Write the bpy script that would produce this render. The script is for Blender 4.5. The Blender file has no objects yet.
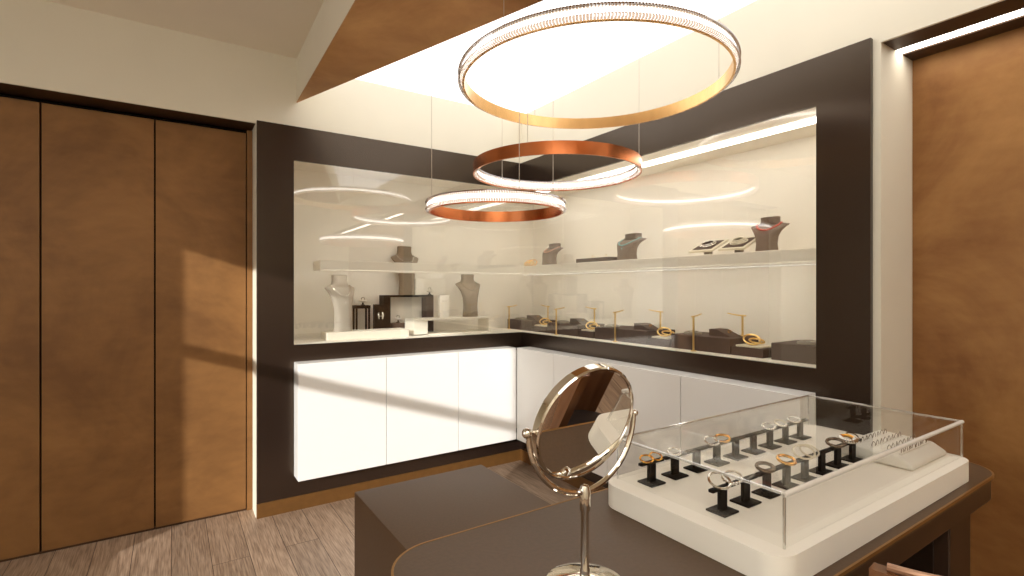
import bpy, bmesh, math, random
from mathutils import Vector, Matrix
random.seed(4)
PI = math.pi
SC = bpy.context.scene
COL = SC.collection

# ---------------------------------------------------------------- helpers
def lin(c):
    def f(v):
        v /= 255.0
        return v/12.92 if v <= 0.04045 else ((v+0.055)/1.055)**2.4
    return (f(c[0]), f(c[1]), f(c[2]), 1.0)

def box(bm, x0, x1, y0, y1, z0, z1, bev=0.0, seg=2):
    m = Matrix.Translation(((x0+x1)/2, (y0+y1)/2, (z0+z1)/2)) @ Matrix.Diagonal((abs(x1-x0), abs(y1-y0), abs(z1-z0), 1))
    r = bmesh.ops.create_cube(bm, size=1.0, matrix=m)
    if bev > 0:
        es = list({e for v in r['verts'] for e in v.link_edges})
        bmesh.ops.bevel(bm, geom=es, offset=bev, segments=seg, affect='EDGES', profile=0.5)

def prism(bm, pts, z0, z1, bev=0.0, seg=3, sides='top'):
    n = len(pts)
    lo = [bm.verts.new((p[0], p[1], z0)) for p in pts]
    hi = [bm.verts.new((p[0], p[1], z1)) for p in pts]
    fb = bm.faces.new(list(reversed(lo))); ft = bm.faces.new(hi)
    for i in range(n):
        j = (i+1) % n
        bm.faces.new((lo[i], lo[j], hi[j], hi[i]))
    if bev > 0:
        es = list(ft.edges)
        if sides == 'both': es += list(fb.edges)
        bmesh.ops.bevel(bm, geom=es, offset=bev, segments=seg, affect='EDGES', profile=0.5)

def extrude_profile(bm, prof, axis, a0, a1):
    """prof: 2-D points; axis 'x' -> (a, p0, p1); axis 'y' -> (p0, a, p1)"""
    def mk(a, p):
        return (a, p[0], p[1]) if axis == 'x' else (p[0], a, p[1])
    A = [bm.verts.new(mk(a0, p)) for p in prof]; B = [bm.verts.new(mk(a1, p)) for p in prof]
    bm.faces.new(list(reversed(A))); bm.faces.new(B)
    for i in range(len(prof)):
        j = (i+1) % len(prof)
        bm.faces.new((A[i], A[j], B[j], B[i]))
    bmesh.ops.recalc_face_normals(bm, faces=bm.faces)

def rrect(x0, x1, y0, y1, r, n=10):
    pts = []
    for cx, cy, a in ((x1-r, y0+r, -PI/2), (x1-r, y1-r, 0), (x0+r, y1-r, PI/2), (x0+r, y0+r, PI)):
        for k in range(n+1):
            t = a + k*PI/2/n
            pts.append((cx+r*math.cos(t), cy+r*math.sin(t)))
    return pts

def lathe(bm, prof, n=48, c=(0, 0, 0), closed=False):
    rings = []
    for (r, z) in prof:
        if r < 1e-6: rings.append([bm.verts.new((c[0], c[1], c[2]+z))])
        else: rings.append([bm.verts.new((c[0]+r*math.cos(2*PI*k/n), c[1]+r*math.sin(2*PI*k/n), c[2]+z)) for k in range(n)])
    pairs = list(zip(rings, rings[1:]))
    if closed: pairs.append((rings[-1], rings[0]))
    for a, b in pairs:
        for k in range(n):
            j = (k+1) % n
            if len(a) == 1 and len(b) == 1: continue
            if len(a) == 1: bm.faces.new((a[0], b[j], b[k]))
            elif len(b) == 1: bm.faces.new((a[k], a[j], b[0]))
            else: bm.faces.new((a[k], a[j], b[j], b[k]))
    bmesh.ops.recalc_face_normals(bm, faces=bm.faces)

def tube(bm, pts, r, n=8, closed=False):
    P = [Vector(p) for p in pts]; m = len(P); rings = []
    ref = None
    for i, p in enumerate(P):
        if closed: t = P[(i+1) % m]-P[i-1]
        elif i == 0: t = P[1]-P[0]
        elif i == m-1: t = P[-1]-P[-2]
        else: t = P[i+1]-P[i-1]
        t.normalize()
        if ref is None:
            ref = Vector((0, 0, 1)) if abs(t.z) < 0.9 else Vector((1, 0, 0))
        u = ref - t*ref.dot(t)
        if u.length < 1e-4: u = t.orthogonal()
        u.normalize(); ref = u
        v = t.cross(u)
        rr = r[i] if isinstance(r, (list, tuple)) else r
        rings.append([bm.verts.new(p + u*rr*math.cos(2*PI*k/n) + v*rr*math.sin(2*PI*k/n)) for k in range(n)])
    prs = list(zip(rings, rings[1:]))
    if closed: prs.append((rings[-1], rings[0]))
    for a, b in prs:
        for k in range(n):
            j = (k+1) % n
            bm.faces.new((a[k], a[j], b[j], b[k]))
    if not closed:
        bm.faces.new(list(reversed(rings[0]))); bm.faces.new(rings[-1])

def ball(bm, c, r, seg=12):
    bmesh.ops.create_uvsphere(bm, u_segments=seg, v_segments=max(6, seg//2+2), radius=r, matrix=Matrix.Translation(c))

def torus_pts(c, R, tilt=0.0, yaw=0.0, n=32, squash=1.0):
    M = Matrix.Rotation(yaw, 4, 'Z') @ Matrix.Rotation(tilt, 4, 'X')
    return [Vector(c) + (M @ Vector((R*math.cos(2*PI*k/n), R*squash*math.sin(2*PI*k/n), 0))) for k in range(n)]

def obj(name, bm, mat, parent=None, world=False, smooth=35):
    me = bpy.data.meshes.new(name)
    if world and parent is not None:
        bmesh.ops.translate(bm, verts=bm.verts, vec=-Vector(parent.location))
    bm.normal_update(); bm.to_mesh(me); bm.free()
    if isinstance(mat, (list, tuple)):
        for m in mat: me.materials.append(m)
    else: me.materials.append(mat)
    if smooth:
        me.shade_smooth(); me.set_sharp_from_angle(angle=math.radians(smooth))
    o = bpy.data.objects.new(name, me); COL.objects.link(o)
    if parent is not None: o.parent = parent
    return o

def tag(o, label, cat, group=None):
    o['label'] = label; o['category'] = cat
    if group: o['group'] = group
    return o

def thing(name, label, cat, loc=(0, 0, 0), rz=0.0, group=None):
    o = bpy.data.objects.new(name, None); COL.objects.link(o)
    o.empty_display_size = 0.05
    o.location = loc; o.rotation_euler = (0, 0, rz)
    return tag(o, label, cat, group)

def struct(name, bm, mat, parent=None, **k):
    o = obj(name, bm, mat, parent, **k)
    if parent is None: o['kind'] = 'structure'
    return o

def dup(root, loc, rz, label, group=None):
    r = root.copy(); COL.objects.link(r); r.location = loc; r.rotation_euler = (0, 0, rz)
    r['label'] = label
    if group: r['group'] = group
    for ch in list(root.children):
        c = ch.copy(); COL.objects.link(c); c.parent = r
        for g in ch.children:
            d = g.copy(); COL.objects.link(d); d.parent = c
    return r

BM = bmesh.new
ORD = ['first', 'second', 'third', 'fourth', 'fifth', 'sixth', 'seventh', 'eighth', 'ninth']

# ---------------------------------------------------------------- materials
def base_mat(name):
    m = bpy.data.materials.new(name); m.use_nodes = True
    nt = m.node_tree; nt.nodes.clear()
    out = nt.nodes.new('ShaderNodeOutputMaterial')
    return m, nt, out

def N(nt, t, **kw):
    n = nt.nodes.new(t)
    for k, v in kw.items():
        if k in n.inputs.keys() if isinstance(k, str) else False: n.inputs[k].default_value = v
        else: setattr(n, k, v)
    return n

def plain(name, col, rough=0.5, metal=0.0, var=0.06, scale=14.0, bump=0.0, spec=0.5, coat=0.0, stretch=(1, 1, 1)):
    """principled surface with a little procedural colour variation"""
    m, nt, out = base_mat(name)
    p = nt.nodes.new('ShaderNodeBsdfPrincipled')
    p.inputs['Roughness'].default_value = rough; p.inputs['Metallic'].default_value = metal
    p.inputs['Specular IOR Level'].default_value = spec; p.inputs['Coat Weight'].default_value = coat
    tc = nt.nodes.new('ShaderNodeTexCoord'); mp = nt.nodes.new('ShaderNodeMapping'); mp.inputs['Scale'].default_value = stretch
    nz = nt.nodes.new('ShaderNodeTexNoise'); nz.inputs['Scale'].default_value = scale; nz.inputs['Detail'].default_value = 4
    cr = nt.nodes.new('ShaderNodeValToRGB')
    c = lin(col)
    cr.color_ramp.elements[0].position = 0.3; cr.color_ramp.elements[1].position = 0.7
    cr.color_ramp.elements[0].color = tuple(v*(1-var) for v in c[:3])+(1,)
    cr.color_ramp.elements[1].color = tuple(min(1, v*(1+var)) for v in c[:3])+(1,)
    nt.links.new(tc.outputs['Object'], mp.inputs['Vector']); nt.links.new(mp.outputs[0], nz.inputs['Vector'])
    nt.links.new(nz.outputs['Fac'], cr.inputs[0]); nt.links.new(cr.outputs[0], p.inputs['Base Color'])
    if bump:
        b = nt.nodes.new('ShaderNodeBump'); b.inputs['Strength'].default_value = bump; b.inputs['Distance'].default_value = 0.002
        nt.links.new(nz.outputs['Fac'], b.inputs['Height']); nt.links.new(b.outputs[0], p.inputs['Normal'])
    nt.links.new(p.outputs[0], out.inputs[0])
    return m

def bronze_paint(name, c1, c2, rough=0.5, metal=0.25):
    m, nt, out = base_mat(name)
    p = nt.nodes.new('ShaderNodeBsdfPrincipled'); p.inputs['Roughness'].default_value = rough; p.inputs['Metallic'].default_value = metal
    p.inputs['Specular IOR Level'].default_value = 0.35
    tc = nt.nodes.new('ShaderNodeTexCoord')
    n1 = nt.nodes.new('ShaderNodeTexNoise'); n1.inputs['Scale'].default_value = 1.7; n1.inputs['Detail'].default_value = 8; n1.inputs['Roughness'].default_value = 0.62; n1.inputs['Distortion'].default_value = 0.6
    mp = nt.nodes.new('ShaderNodeMapping'); mp.inputs['Scale'].default_value = (1, 1, 2.6)
    n2 = nt.nodes.new('ShaderNodeTexNoise'); n2.inputs['Scale'].default_value = 9; n2.inputs['Detail'].default_value = 6
    mx = nt.nodes.new('ShaderNodeMath'); mx.operation = 'MULTIPLY_ADD'; mx.inputs[1].default_value = 0.22
    cr = nt.nodes.new('ShaderNodeValToRGB'); cr.color_ramp.elements[0].position = 0.44; cr.color_ramp.elements[1].position = 0.80
    cr.color_ramp.elements[0].color = lin(c1); cr.color_ramp.elements[1].color = lin(c2)
    nt.links.new(tc.outputs['Object'], n1.inputs['Vector']); nt.links.new(tc.outputs['Object'], mp.inputs[0]); nt.links.new(mp.outputs[0], n2.inputs['Vector'])
    nt.links.new(n2.outputs['Fac'], mx.inputs[0]); nt.links.new(n1.outputs['Fac'], mx.inputs[2])
    nt.links.new(mx.outputs[0], cr.inputs[0]); nt.links.new(cr.outputs[0], p.inputs['Base Color'])
    nt.links.new(p.outputs[0], out.inputs[0])
    return m

def glass(name, f0=0.05, tint=(1, 1, 1), rough=0.0, edge=1.0):
    """thin clear pane: transparent + mirror-like reflection that grows towards grazing angles"""
    m, nt, out = base_mat(name)
    lw = nt.nodes.new('ShaderNodeLayerWeight'); lw.inputs['Blend'].default_value = 0.5
    pw = nt.nodes.new('ShaderNodeMath'); pw.operation = 'POWER'; pw.inputs[1].default_value = 5.0
    ma = nt.nodes.new('ShaderNodeMath'); ma.operation = 'MULTIPLY_ADD'; ma.inputs[1].default_value = (1-f0)*edge; ma.inputs[2].default_value = f0
    tr = nt.nodes.new('ShaderNodeBsdfTransparent'); tr.inputs[0].default_value = (*tint, 1)
    gl = nt.nodes.new('ShaderNodeBsdfGlossy'); gl.inputs['Roughness'].default_value = rough; gl.inputs[0].default_value = (1, 1, 1, 1)
    mix = nt.nodes.new('ShaderNodeMixShader')
    nt.links.new(lw.outputs['Facing'], pw.inputs[0]); nt.links.new(pw.outputs[0], ma.inputs[0]); nt.links.new(ma.outputs[0], mix.inputs[0])
    nt.links.new(tr.outputs[0], mix.inputs[1]); nt.links.new(gl.outputs[0], mix.inputs[2]); nt.links.new(mix.outputs[0], out.inputs[0])
    return m

def emit(name, col, strength):
    m, nt, out = base_mat(name)
    e = nt.nodes.new('ShaderNodeEmission'); e.inputs[0].default_value = (*col, 1); e.inputs[1].default_value = strength
    nt.links.new(e.outputs[0], out.inputs[0])
    return m

def wood_floor(name):
    m, nt, out = base_mat(name)
    p = nt.nodes.new('ShaderNodeBsdfPrincipled'); p.inputs['Roughness'].default_value = 0.42; p.inputs['Specular IOR Level'].default_value = 0.4
    tc = nt.nodes.new('ShaderNodeTexCoord')
    sp = nt.nodes.new('ShaderNodeSeparateXYZ'); cb = nt.nodes.new('ShaderNodeCombineXYZ')
    nt.links.new(tc.outputs['Object'], sp.inputs[0]); nt.links.new(sp.outputs['Y'], cb.inputs['X']); nt.links.new(sp.outputs['X'], cb.inputs['Y'])
    br = nt.nodes.new('ShaderNodeTexBrick'); br.offset = 0.37; br.inputs['Scale'].default_value = 1.0
    br.inputs['Brick Width'].default_value = 1.5; br.inputs['Row Height'].default_value = 0.172; br.inputs['Mortar Size'].default_value = 0.0016
    br.inputs['Color1'].default_value = (0, 0, 0, 1); br.inputs['Color2'].default_value = (1, 1, 1, 1); br.inputs['Mortar'].default_value = (0.5, 0.5, 0.5, 1)
    nt.links.new(cb.outputs[0], br.inputs['Vector'])
    # per-plank random shift of the grain
    mulv = nt.nodes.new('ShaderNodeVectorMath'); mulv.operation = 'SCALE'; mulv.inputs['Scale'].default_value = 7.3
    nt.links.new(br.outputs['Color'], mulv.inputs[0])
    add = nt.nodes.new('ShaderNodeVectorMath'); add.operation = 'ADD'
    nt.links.new(cb.outputs[0], add.inputs[0]); nt.links.new(mulv.outputs[0], add.inputs[1])
    mp = nt.nodes.new('ShaderNodeMapping'); mp.inputs['Scale'].default_value = (1.2, 9.0, 1)
    nt.links.new(add.outputs[0], mp.inputs[0])
    nz = nt.nodes.new('ShaderNodeTexNoise'); nz.inputs['Scale'].default_value = 1.6; nz.inputs['Detail'].default_value = 5; nz.inputs['Distortion'].default_value = 1.2
    nt.links.new(mp.outputs[0], nz.inputs['Vector'])
    wv = nt.nodes.new('ShaderNodeMath'); wv.operation = 'MULTIPLY'; wv.inputs[1].default_value = 26.0
    sn = nt.nodes.new('ShaderNodeMath'); sn.operation = 'SINE'
    nt.links.new(nz.outputs['Fac'], wv.inputs[0]); nt.links.new(wv.outputs[0], sn.inputs[0])
    mp2 = nt.nodes.new('ShaderNodeMapping'); mp2.inputs['Scale'].default_value = (4.0, 85.0, 1)
    nt.links.new(add.outputs[0], mp2.inputs[0])
    n2 = nt.nodes.new('ShaderNodeTexNoise'); n2.inputs['Scale'].default_value = 2.0; n2.inputs['Detail'].default_value = 6
    nt.links.new(mp2.outputs[0], n2.inputs['Vector'])
    a1 = nt.nodes.new('ShaderNodeMath'); a1.operation = 'MULTIPLY_ADD'; a1.inputs[1].default_value = 0.055
    nt.links.new(sn.outputs[0], a1.inputs[0]); nt.links.new(n2.outputs['Fac'], a1.inputs[2])
    cr = nt.nodes.new('ShaderNodeValToRGB')
    cr.color_ramp.elements[0].position = 0.28; cr.color_ramp.elements[1].position = 0.72
    cr.color_ramp.elements[0].color = lin((118, 96, 78)); cr.color_ramp.elements[1].color = lin((178, 154, 132))
    nt.links.new(a1.outputs[0], cr.inputs[0])
    # plank to plank tone
    hs = nt.nodes.new('ShaderNodeHueSaturation')
    bw = nt.nodes.new('ShaderNodeMath'); bw.operation = 'MULTIPLY_ADD'; bw.inputs[1].default_value = 0.3; bw.inputs[2].default_value = 0.85
    nt.links.new(br.outputs['Color'], bw.inputs[0]); nt.links.new(bw.outputs[0], hs.inputs['Value']); nt.links.new(cr.outputs[0], hs.inputs['Color'])
    mx = nt.nodes.new('ShaderNodeMixRGB'); mx.inputs[2].default_value = lin((62, 46, 36))
    nt.links.new(br.outputs['Fac'], mx.inputs[0]); nt.links.new(hs.outputs[0], mx.inputs[1]); nt.links.new(mx.outputs[0], p.inputs['Base Color'])
    bp = nt.nodes.new('ShaderNodeBump'); bp.inputs['Strength'].default_value = 0.15; bp.inputs['Distance'].default_value = 0.002
    nt.links.new(a1.outputs[0], bp.inputs['Height']); nt.links.new(bp.outputs[0], p.inputs['Normal'])
    nt.links.new(p.outputs[0], out.inputs[0])
    return m

M = {}
M['wall'] = plain('cream_paint', (228, 221, 203), 0.75, var=0.015, scale=3)
M['ceiling'] = plain('ceiling_paint', (236, 226, 208), 0.8, var=0.015, scale=3)
M['panel'] = bronze_paint('bronze_panel_paint', (114, 78, 43), (146, 104, 60))
M['panel_gold'] = bronze_paint('gold_bronze_panel_paint', (130, 86, 45), (172, 126, 74))
M['wedge'] = bronze_paint('golden_soffit_paint', (166, 114, 60), (208, 158, 98))
M['soffit'] = bronze_paint('brown_soffit_paint', (58, 38, 22), (80, 54, 32))
M['frame'] = plain('dark_bronze_lacquer', (36, 26, 21), 0.25, var=0.08, scale=30, spec=0.75)
_p = [n for n in M['frame'].node_tree.nodes if n.type == 'BSDF_PRINCIPLED'][0]; _p.inputs['Specular Tint'].default_value = (1.0, .80, .62, 1)
M['plinth_gold'] = plain('brushed_bronze', (118, 82, 42), 0.4, 0.4, var=0.08, scale=20)
M['cab'] = plain('white_gloss_lacquer', (240, 238, 234), 0.16, var=0.006, scale=4)
M['cab_in'] = plain('grey_carcass', (70, 66, 62), 0.6, var=0.03)
M['lining'] = plain('pale_case_lining', (240, 233, 220), 0.6, var=0.012, scale=5)
M['shelf'] = plain('ivory_shelf', (236, 228, 212), 0.45, var=0.01, scale=5)
M['glass'] = glass('showcase_glass', 0.07, (0.985, 0.99, 0.985))
M['acrylic'] = glass('clear_acrylic', 0.034, (0.98, 0.98, 0.972), 0.0, 0.4)
M['acrylic_lip'] = plain('whitish_cut_acrylic', (226, 222, 214), 0.2, var=0.03, scale=60)
M['acrylic_edge'] = glass('polished_acrylic_edge', 0.34, (0.82, 0.82, 0.80), 0.08)
M['floor'] = wood_floor('oak_planks')
M['leather'] = plain('taupe_leather', (88, 68, 50), 0.42, var=0.08, scale=120, bump=0.12, spec=0.3)
M['block'] = plain('taupe_leather_block', (92, 72, 55), 0.48, var=0.08, scale=110, bump=0.12, spec=0.3)
M['gold_edge'] = plain('satin_gold_edge', (150, 110, 58), 0.4, 0.6, var=0.05, scale=30)
M['dark_wood'] = plain('dark_brown_lacquer', (50, 32, 20), 0.4, 0.0, var=0.12, scale=6, stretch=(1, 1, 8))
M['chrome'] = plain('polished_chrome', (226, 220, 210), 0.06, 1.0, var=0.01)
M['mirror'] = plain('silvered_mirror', (244, 242, 238), 0.0, 1.0, var=0.0)
M['palegold'] = plain('pale_gold_satin', (226, 180, 122), 0.26, 1.0, var=0.06, scale=9, stretch=(3, 3, 1))
M['rose'] = plain('rose_gold_satin', (198, 120, 74), 0.26, 1.0, var=0.07, scale=9, stretch=(3, 3, 1))
M['crystal'] = glass('cut_crystal', 0.28, (0.20, 0.155, 0.125), 0.05)
M['white'] = plain('white_display_base', (240, 234, 222), 0.5, var=0.01, scale=6)
M['cushion'] = plain('white_leatherette_cushion', (226, 222, 212), 0.6, var=0.03, scale=80, bump=0.1)
M['black'] = plain('black_satin', (11, 8, 7), 0.5, var=0.15, scale=20, spec=0.08)
M['brown_box'] = plain('brown_suede_display', (74, 56, 46), 0.7, var=0.08, scale=40)
M['bust'] = plain('taupe_linen_bust', (118, 100, 86), 0.75, var=0.08, scale=70, bump=0.1)
M['bust_pale'] = plain('pale_stone_bust', (166, 156, 142), 0.7, var=0.04, scale=60, bump=0.05)
M['bust_grey'] = plain('grey_taupe_bust', (134, 118, 98), 0.75, var=0.05, scale=60, bump=0.05)
M['gold'] = plain('yellow_gold', (236, 178, 84), 0.18, 1.0, var=0.04)
M['gold_stand'] = plain('pale_brass_stand', (234, 198, 124), 0.3, 0.85, var=0.04)
M['silver'] = plain('white_gold', (224, 220, 212), 0.14, 1.0, var=0.05, scale=80)
M['dark_silver'] = plain('oxidised_silver', (128, 112, 96), 0.25, 1.0, var=0.15, scale=80)
M['turq'] = plain('turquoise_beads', (112, 170, 172), 0.3, var=0.15, scale=90)
M['coral'] = plain('coral_beads', (206, 92, 76), 0.35, var=0.12, scale=90)
M['pink'] = plain('rose_pearls', (202, 150, 124), 0.35, var=0.1, scale=90)
M['plate'] = plain('ivory_plate', (220, 210, 186), 0.35, var=0.02)
M['grey'] = plain('grey_stand', (140, 132, 118), 0.5, var=0.04)
M['chair'] = plain('walnut_shell', (112, 72, 44), 0.22, var=0.25, scale=5, stretch=(6, 6, 0.6), coat=0.4)
M['rail'] = plain('rose_metal_rail', (168, 130, 104), 0.35, 0.7, var=0.05)
M['seatpad'] = plain('dark_seat_leather', (58, 42, 34), 0.5, var=0.08, scale=60)
M['cable'] = plain('steel_cable', (200, 190, 176), 0.4, 0.6, var=0.02)
M['lum'] = emit('luminous_ceiling_film', (1.0, 0.955, 0.905), 1.25)
M['fill_back'] = emit('rear_fill_light', (1.0, 0.96, 0.89), 2.7)
M['led'] = emit('warm_led_strip', (1.0, 0.94, 0.85), 4.8)
M['led_shelf'] = emit('shelf_led_strip', (1.0, 0.94, 0.85), 14.0)
M['led_line'] = emit('shelf_edge_glow', (1.0, 0.94, 0.85), 0.75)
M['led_left'] = emit('left_shelf_led_strip', (1.0, 0.94, 0.85), 8.5)
M['ringled'] = emit('ring_led_diffuser', (1.0, 0.94, 0.88), 2.7)
M['winframe'] = plain('white_window_frame', (226, 222, 214), 0.4, var=0.01)

# ---------------------------------------------------------------- dimensions (metres)
YA, XB = 3.459, 2.378          # front planes of the two display fronts
WA, WB = 3.480, 2.400          # the wall planes just behind them
CEIL = 2.8626; LUM = 2.817; SOF = 2.416; SOFR = 2.401
XL, YF = -2.5, -2.6            # left wall, wall behind
Z_F1 = 2.425; Z_G0 = 1.0452; Z_G1 = 2.2112; Z_C0 = 0.222; Z_C1 = 0.939; Z_B = 0.0898
FXL = 0.4325; OXL = 0.6432; FYR = 0.9385; OYR = 1.1514

# ---------------------------------------------------------------- room shell
b = BM(); box(b, XL-.2, 3.1, YF-.2, 4.2, -.08, 0); struct('floor', b, M['floor'], smooth=0)
b = BM(); box(b, XL-.2, 3.1, YF-.2, 4.2, CEIL, CEIL+.1); struct('ceiling', b, M['ceiling'], smooth=0)

b = BM()                                             # wall with the wardrobe alcove and the case opening
box(b, XL, FXL-.003, WA, WA+.22, SOF+.004, CEIL); box(b, -1.56, FXL-.003, WA, WA+.012, SOF-.004, SOF+.004)
box(b, FXL-.003, 3.1, WA, WA+.22, 2.26, CEIL)
box(b, FXL-.003, .618, WA, 3.95, 0, 2.26)
box(b, XL, -1.56, WA, 3.75, 0, SOF+.004)
box(b, XL, 3.1, 3.95, 4.0, 0, CEIL)
struct('wall_back', b, M['wall'], smooth=0)
b = BM()                                             # right wall, with the alcove
box(b, WB, WB+.2, .91, 4.0, 2.26, CEIL)
box(b, WB, 2.86, .91, 1.128, 0, 2.26); box(b, WB+.2, 2.86, .91, 1.128, 2.26, SOFR+.02)
box(b, WB, WB+.012, YF, .91, SOFR, CEIL); box(b, WB+.012, WB+.36, YF, .91, SOFR+.019, CEIL)
box(b, 2.86, 2.92, YF, 4.0, 0, CEIL)
struct('wall_right', b, M['wall'], smooth=0)
# left wall with the tall window the sun comes through
WY0, WY1, WZ0, WZ1 = 0.09, 1.932, 0.72, 2.535
b = BM()
box(b, XL-.12, XL, YF, WY0, 0, CEIL); box(b, XL-.12, XL, WY1, 4.0, 0, CEIL)
box(b, XL-.12, XL, WY0, WY1, 0, WZ0); box(b, XL-.12, XL, WY0, WY1, WZ1, CEIL)
struct('wall_left', b, M['wall'], smooth=0)
b = BM(); box(b, XL-.12, 3.1, YF-.12, YF, 0, CEIL); struct('wall_front', b, M['wall'], smooth=0)
b = BM()
f = .03
box(b, XL-.09, XL-.03, WY0, WY0+f, WZ0, WZ1); box(b, XL-.09, XL-.03, WY1-f, WY1, WZ0, WZ1)
box(b, XL-.09, XL-.03, WY0+f, WY1-f, WZ0, WZ0+f); box(b, XL-.09, XL-.03, WY0+f, WY1-f, WZ1-f, WZ1)
box(b, XL-.09, XL-.03, WY0+f, WY1-f, 1.860, 1.925)
struct('window_1', b, M['winframe'], smooth=0)

# brown lining of the two alcove tops
b = BM(); box(b, -1.56, FXL-.003, WA+.0125, 3.70, SOF-.004, SOF+.004); struct('trim_1', b, M['soffit'], smooth=0)
b = BM()
box(b, WB+.0125, 2.536, YF, .909, SOFR, SOFR+.018); box(b, 2.612, 2.76, YF, .909, SOFR, SOFR+.018)
struct('trim_2', b, M['soffit'], smooth=0)
b = BM(); box(b, 2.537, 2.611, YF+.02, .908, SOFR+.006, SOFR+.017)
tag(obj('led_strip', b, M['led'], smooth=0), 'long glowing light strip sunk in the brown top of the right-hand alcove', 'light strip')

# dropped wedge of ceiling with brown underside
AX, AYY = .663, 3.4799
w = [(AX, AYY), (AX-.024*3.78, -.3), (AX+.338*3.778, -.3)]
b = BM(); prism(b, w, 2.590, CEIL); bmesh.ops.recalc_face_normals(b, faces=b.faces)
bulk = struct('trim_3', b, M['wall'], smooth=0)
b = BM(); prism(b, w, 2.581, 2.5895); bmesh.ops.recalc_face_normals(b, faces=b.faces)
obj('soffit_panel', b, M['wedge'], bulk, smooth=0)
# luminous ceiling
b = BM(); prism(b, [(AX+.01, AYY-.004), (AX+.338*3.778+.004, -.304), (2.396, -.304), (2.396, AYY-.004)], LUM, CEIL-.004); bmesh.ops.recalc_face_normals(b, faces=b.faces)
tag(obj('ceiling_light', b, M['lum'], smooth=0), 'broad glowing white ceiling panel above the ring pendants', 'ceiling light')

b = BM(); box(b, -2.3, .5, -2.4, -.5, LUM+.02, CEIL-.004)  # unseen fill panel, added to brighten the table slab and left wall
tag(obj('ceiling_light', b, M['fill_back'], smooth=0), 'added unseen fill light panel over the near end of the room, behind the view', 'ceiling light')

# ---------------------------------------------------------------- tall brown panels
gx = [-1.553, -1.07, -.576, -.0806, .396]
names = ['tall brown panel out at the far left end of the wardrobe wall',
         'leftmost tall brown panel in view, cut by the left edge',
         'middle tall brown panel between the two dark vertical joints',
         'tall brown panel nearest the dark showcase frame, with the sun patch']
for i in range(4):
    b = BM(); box(b, gx[i]+.004, gx[i+1]-.004, 3.632, 3.66,   .012, 2.382, .0015, 1)
    t = tag(obj('wardrobe_panel', b, M['panel'], smooth=0), names[i], 'panel', 'tall brown panels of the wardrobe wall')
b = BM(); box(b, .397, FXL-.004, 3.626, 3.66, 0, 2.4); struct('trim_4', b, M['panel'], smooth=0)
b = BM(); box(b, -1.553, .397, 3.664, 3.70, 0, 2.4); struct('trim_5', b, M['black'], smooth=0)
b = BM(); box(b, -1.553, .397, 3.636, 3.663, 0, .011); struct('baseboard_back', b, M['soffit'], smooth=0)
b = BM(); box(b, 2.713, 2.75, YF+.01, .909, .01, SOF-.002, .0015, 1)
tag(obj('wall_panel', b, M['panel_gold'], smooth=0), 'tall golden brown panel in the alcove at the right edge', 'panel')

# ---------------------------------------------------------------- display cases
def shell(bm, pieces):
    for p in pieces: box(bm, *p)

caseA = thing('showcase', 'dark framed wall showcase on the left, facing the room under the pale wall', 'showcase', (1.45, YA, 0))
b = BM()
T = YA+.0205
box(b, FXL, OXL, YA, T, Z_B, Z_F1); box(b, OXL, XB, YA, T, Z_G1, Z_F1)
box(b, OXL, XB, YA, T, .90, Z_G0); box(b, OXL, XB, YA, T, Z_B, .26)
obj('front_frame', b, M['frame'], caseA, True, smooth=0)
b = BM(); box(b, FXL, XB, YA-.002, T, 0, Z_B-.001); obj('plinth', b, M['plinth_gold'], caseA, True, smooth=0)
b = BM(); box(b, OXL+.001, XB-.001, YA+.004, YA+.012, Z_G0, Z_G1); obj('glass_pane', b, M['glass'], caseA, True, smooth=0)
b = BM()
box(b, .62, 2.855, WA+.002, 3.94, Z_G0-.03, Z_G0+.002)
box(b, .62, 2.855, WA+.002, 3.94, Z_G1+.043, Z_G1+.048)
box(b, .62, .6425, WA+.002, 3.94, Z_G0, Z_G1+.043)
box(b, .6425, 2.855, 3.92, 3.94, Z_G0, Z_G1+.043); box(b, 2.84, 2.855, WA+.002, 3.92, Z_G0, Z_G1+.043)
obj('case_lining', b, M['lining'], caseA, True, smooth=0)
b = BM(); box(b, .822, 2.839, 3.54, 3.745, 1.526, 1.589, .002, 1)
b2 = BM(); box(b2, .70, 2.36, 3.484, 3.505, Z_G1+.038, Z_G1+.0428); obj('light_strip', b2, M['led'], caseA, True, smooth=0)  # added strip, hidden behind the top rail, to brighten this case inside
shA = obj('shelf', b, M['shelf'], caseA, True, smooth=0)
for x in (1.0, 1.72, 2.3):
    b = BM(); box(b, x-.012, x+.012, 3.746, 3.92, 1.545, 1.57)
    obj('bracket', b, M['shelf'], shA, smooth=0).data.transform(Matrix.Translation(-Vector(caseA.location)))
b = BM(); box(b, .825, 2.458, 3.54, 3.5485, 1.5135, 1.5255)
obj('shelf_lip', b, M['shelf'], shA, smooth=0).data.transform(Matrix.Translation(-Vector(caseA.location)))
b = BM(); box(b, .85, 2.455, 3.549, 3.557, 1.516, 1.5255)
obj('light_strip', b, M['led_left'], shA, smooth=0).data.transform(Matrix.Translation(-Vector(caseA.location)))

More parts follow.
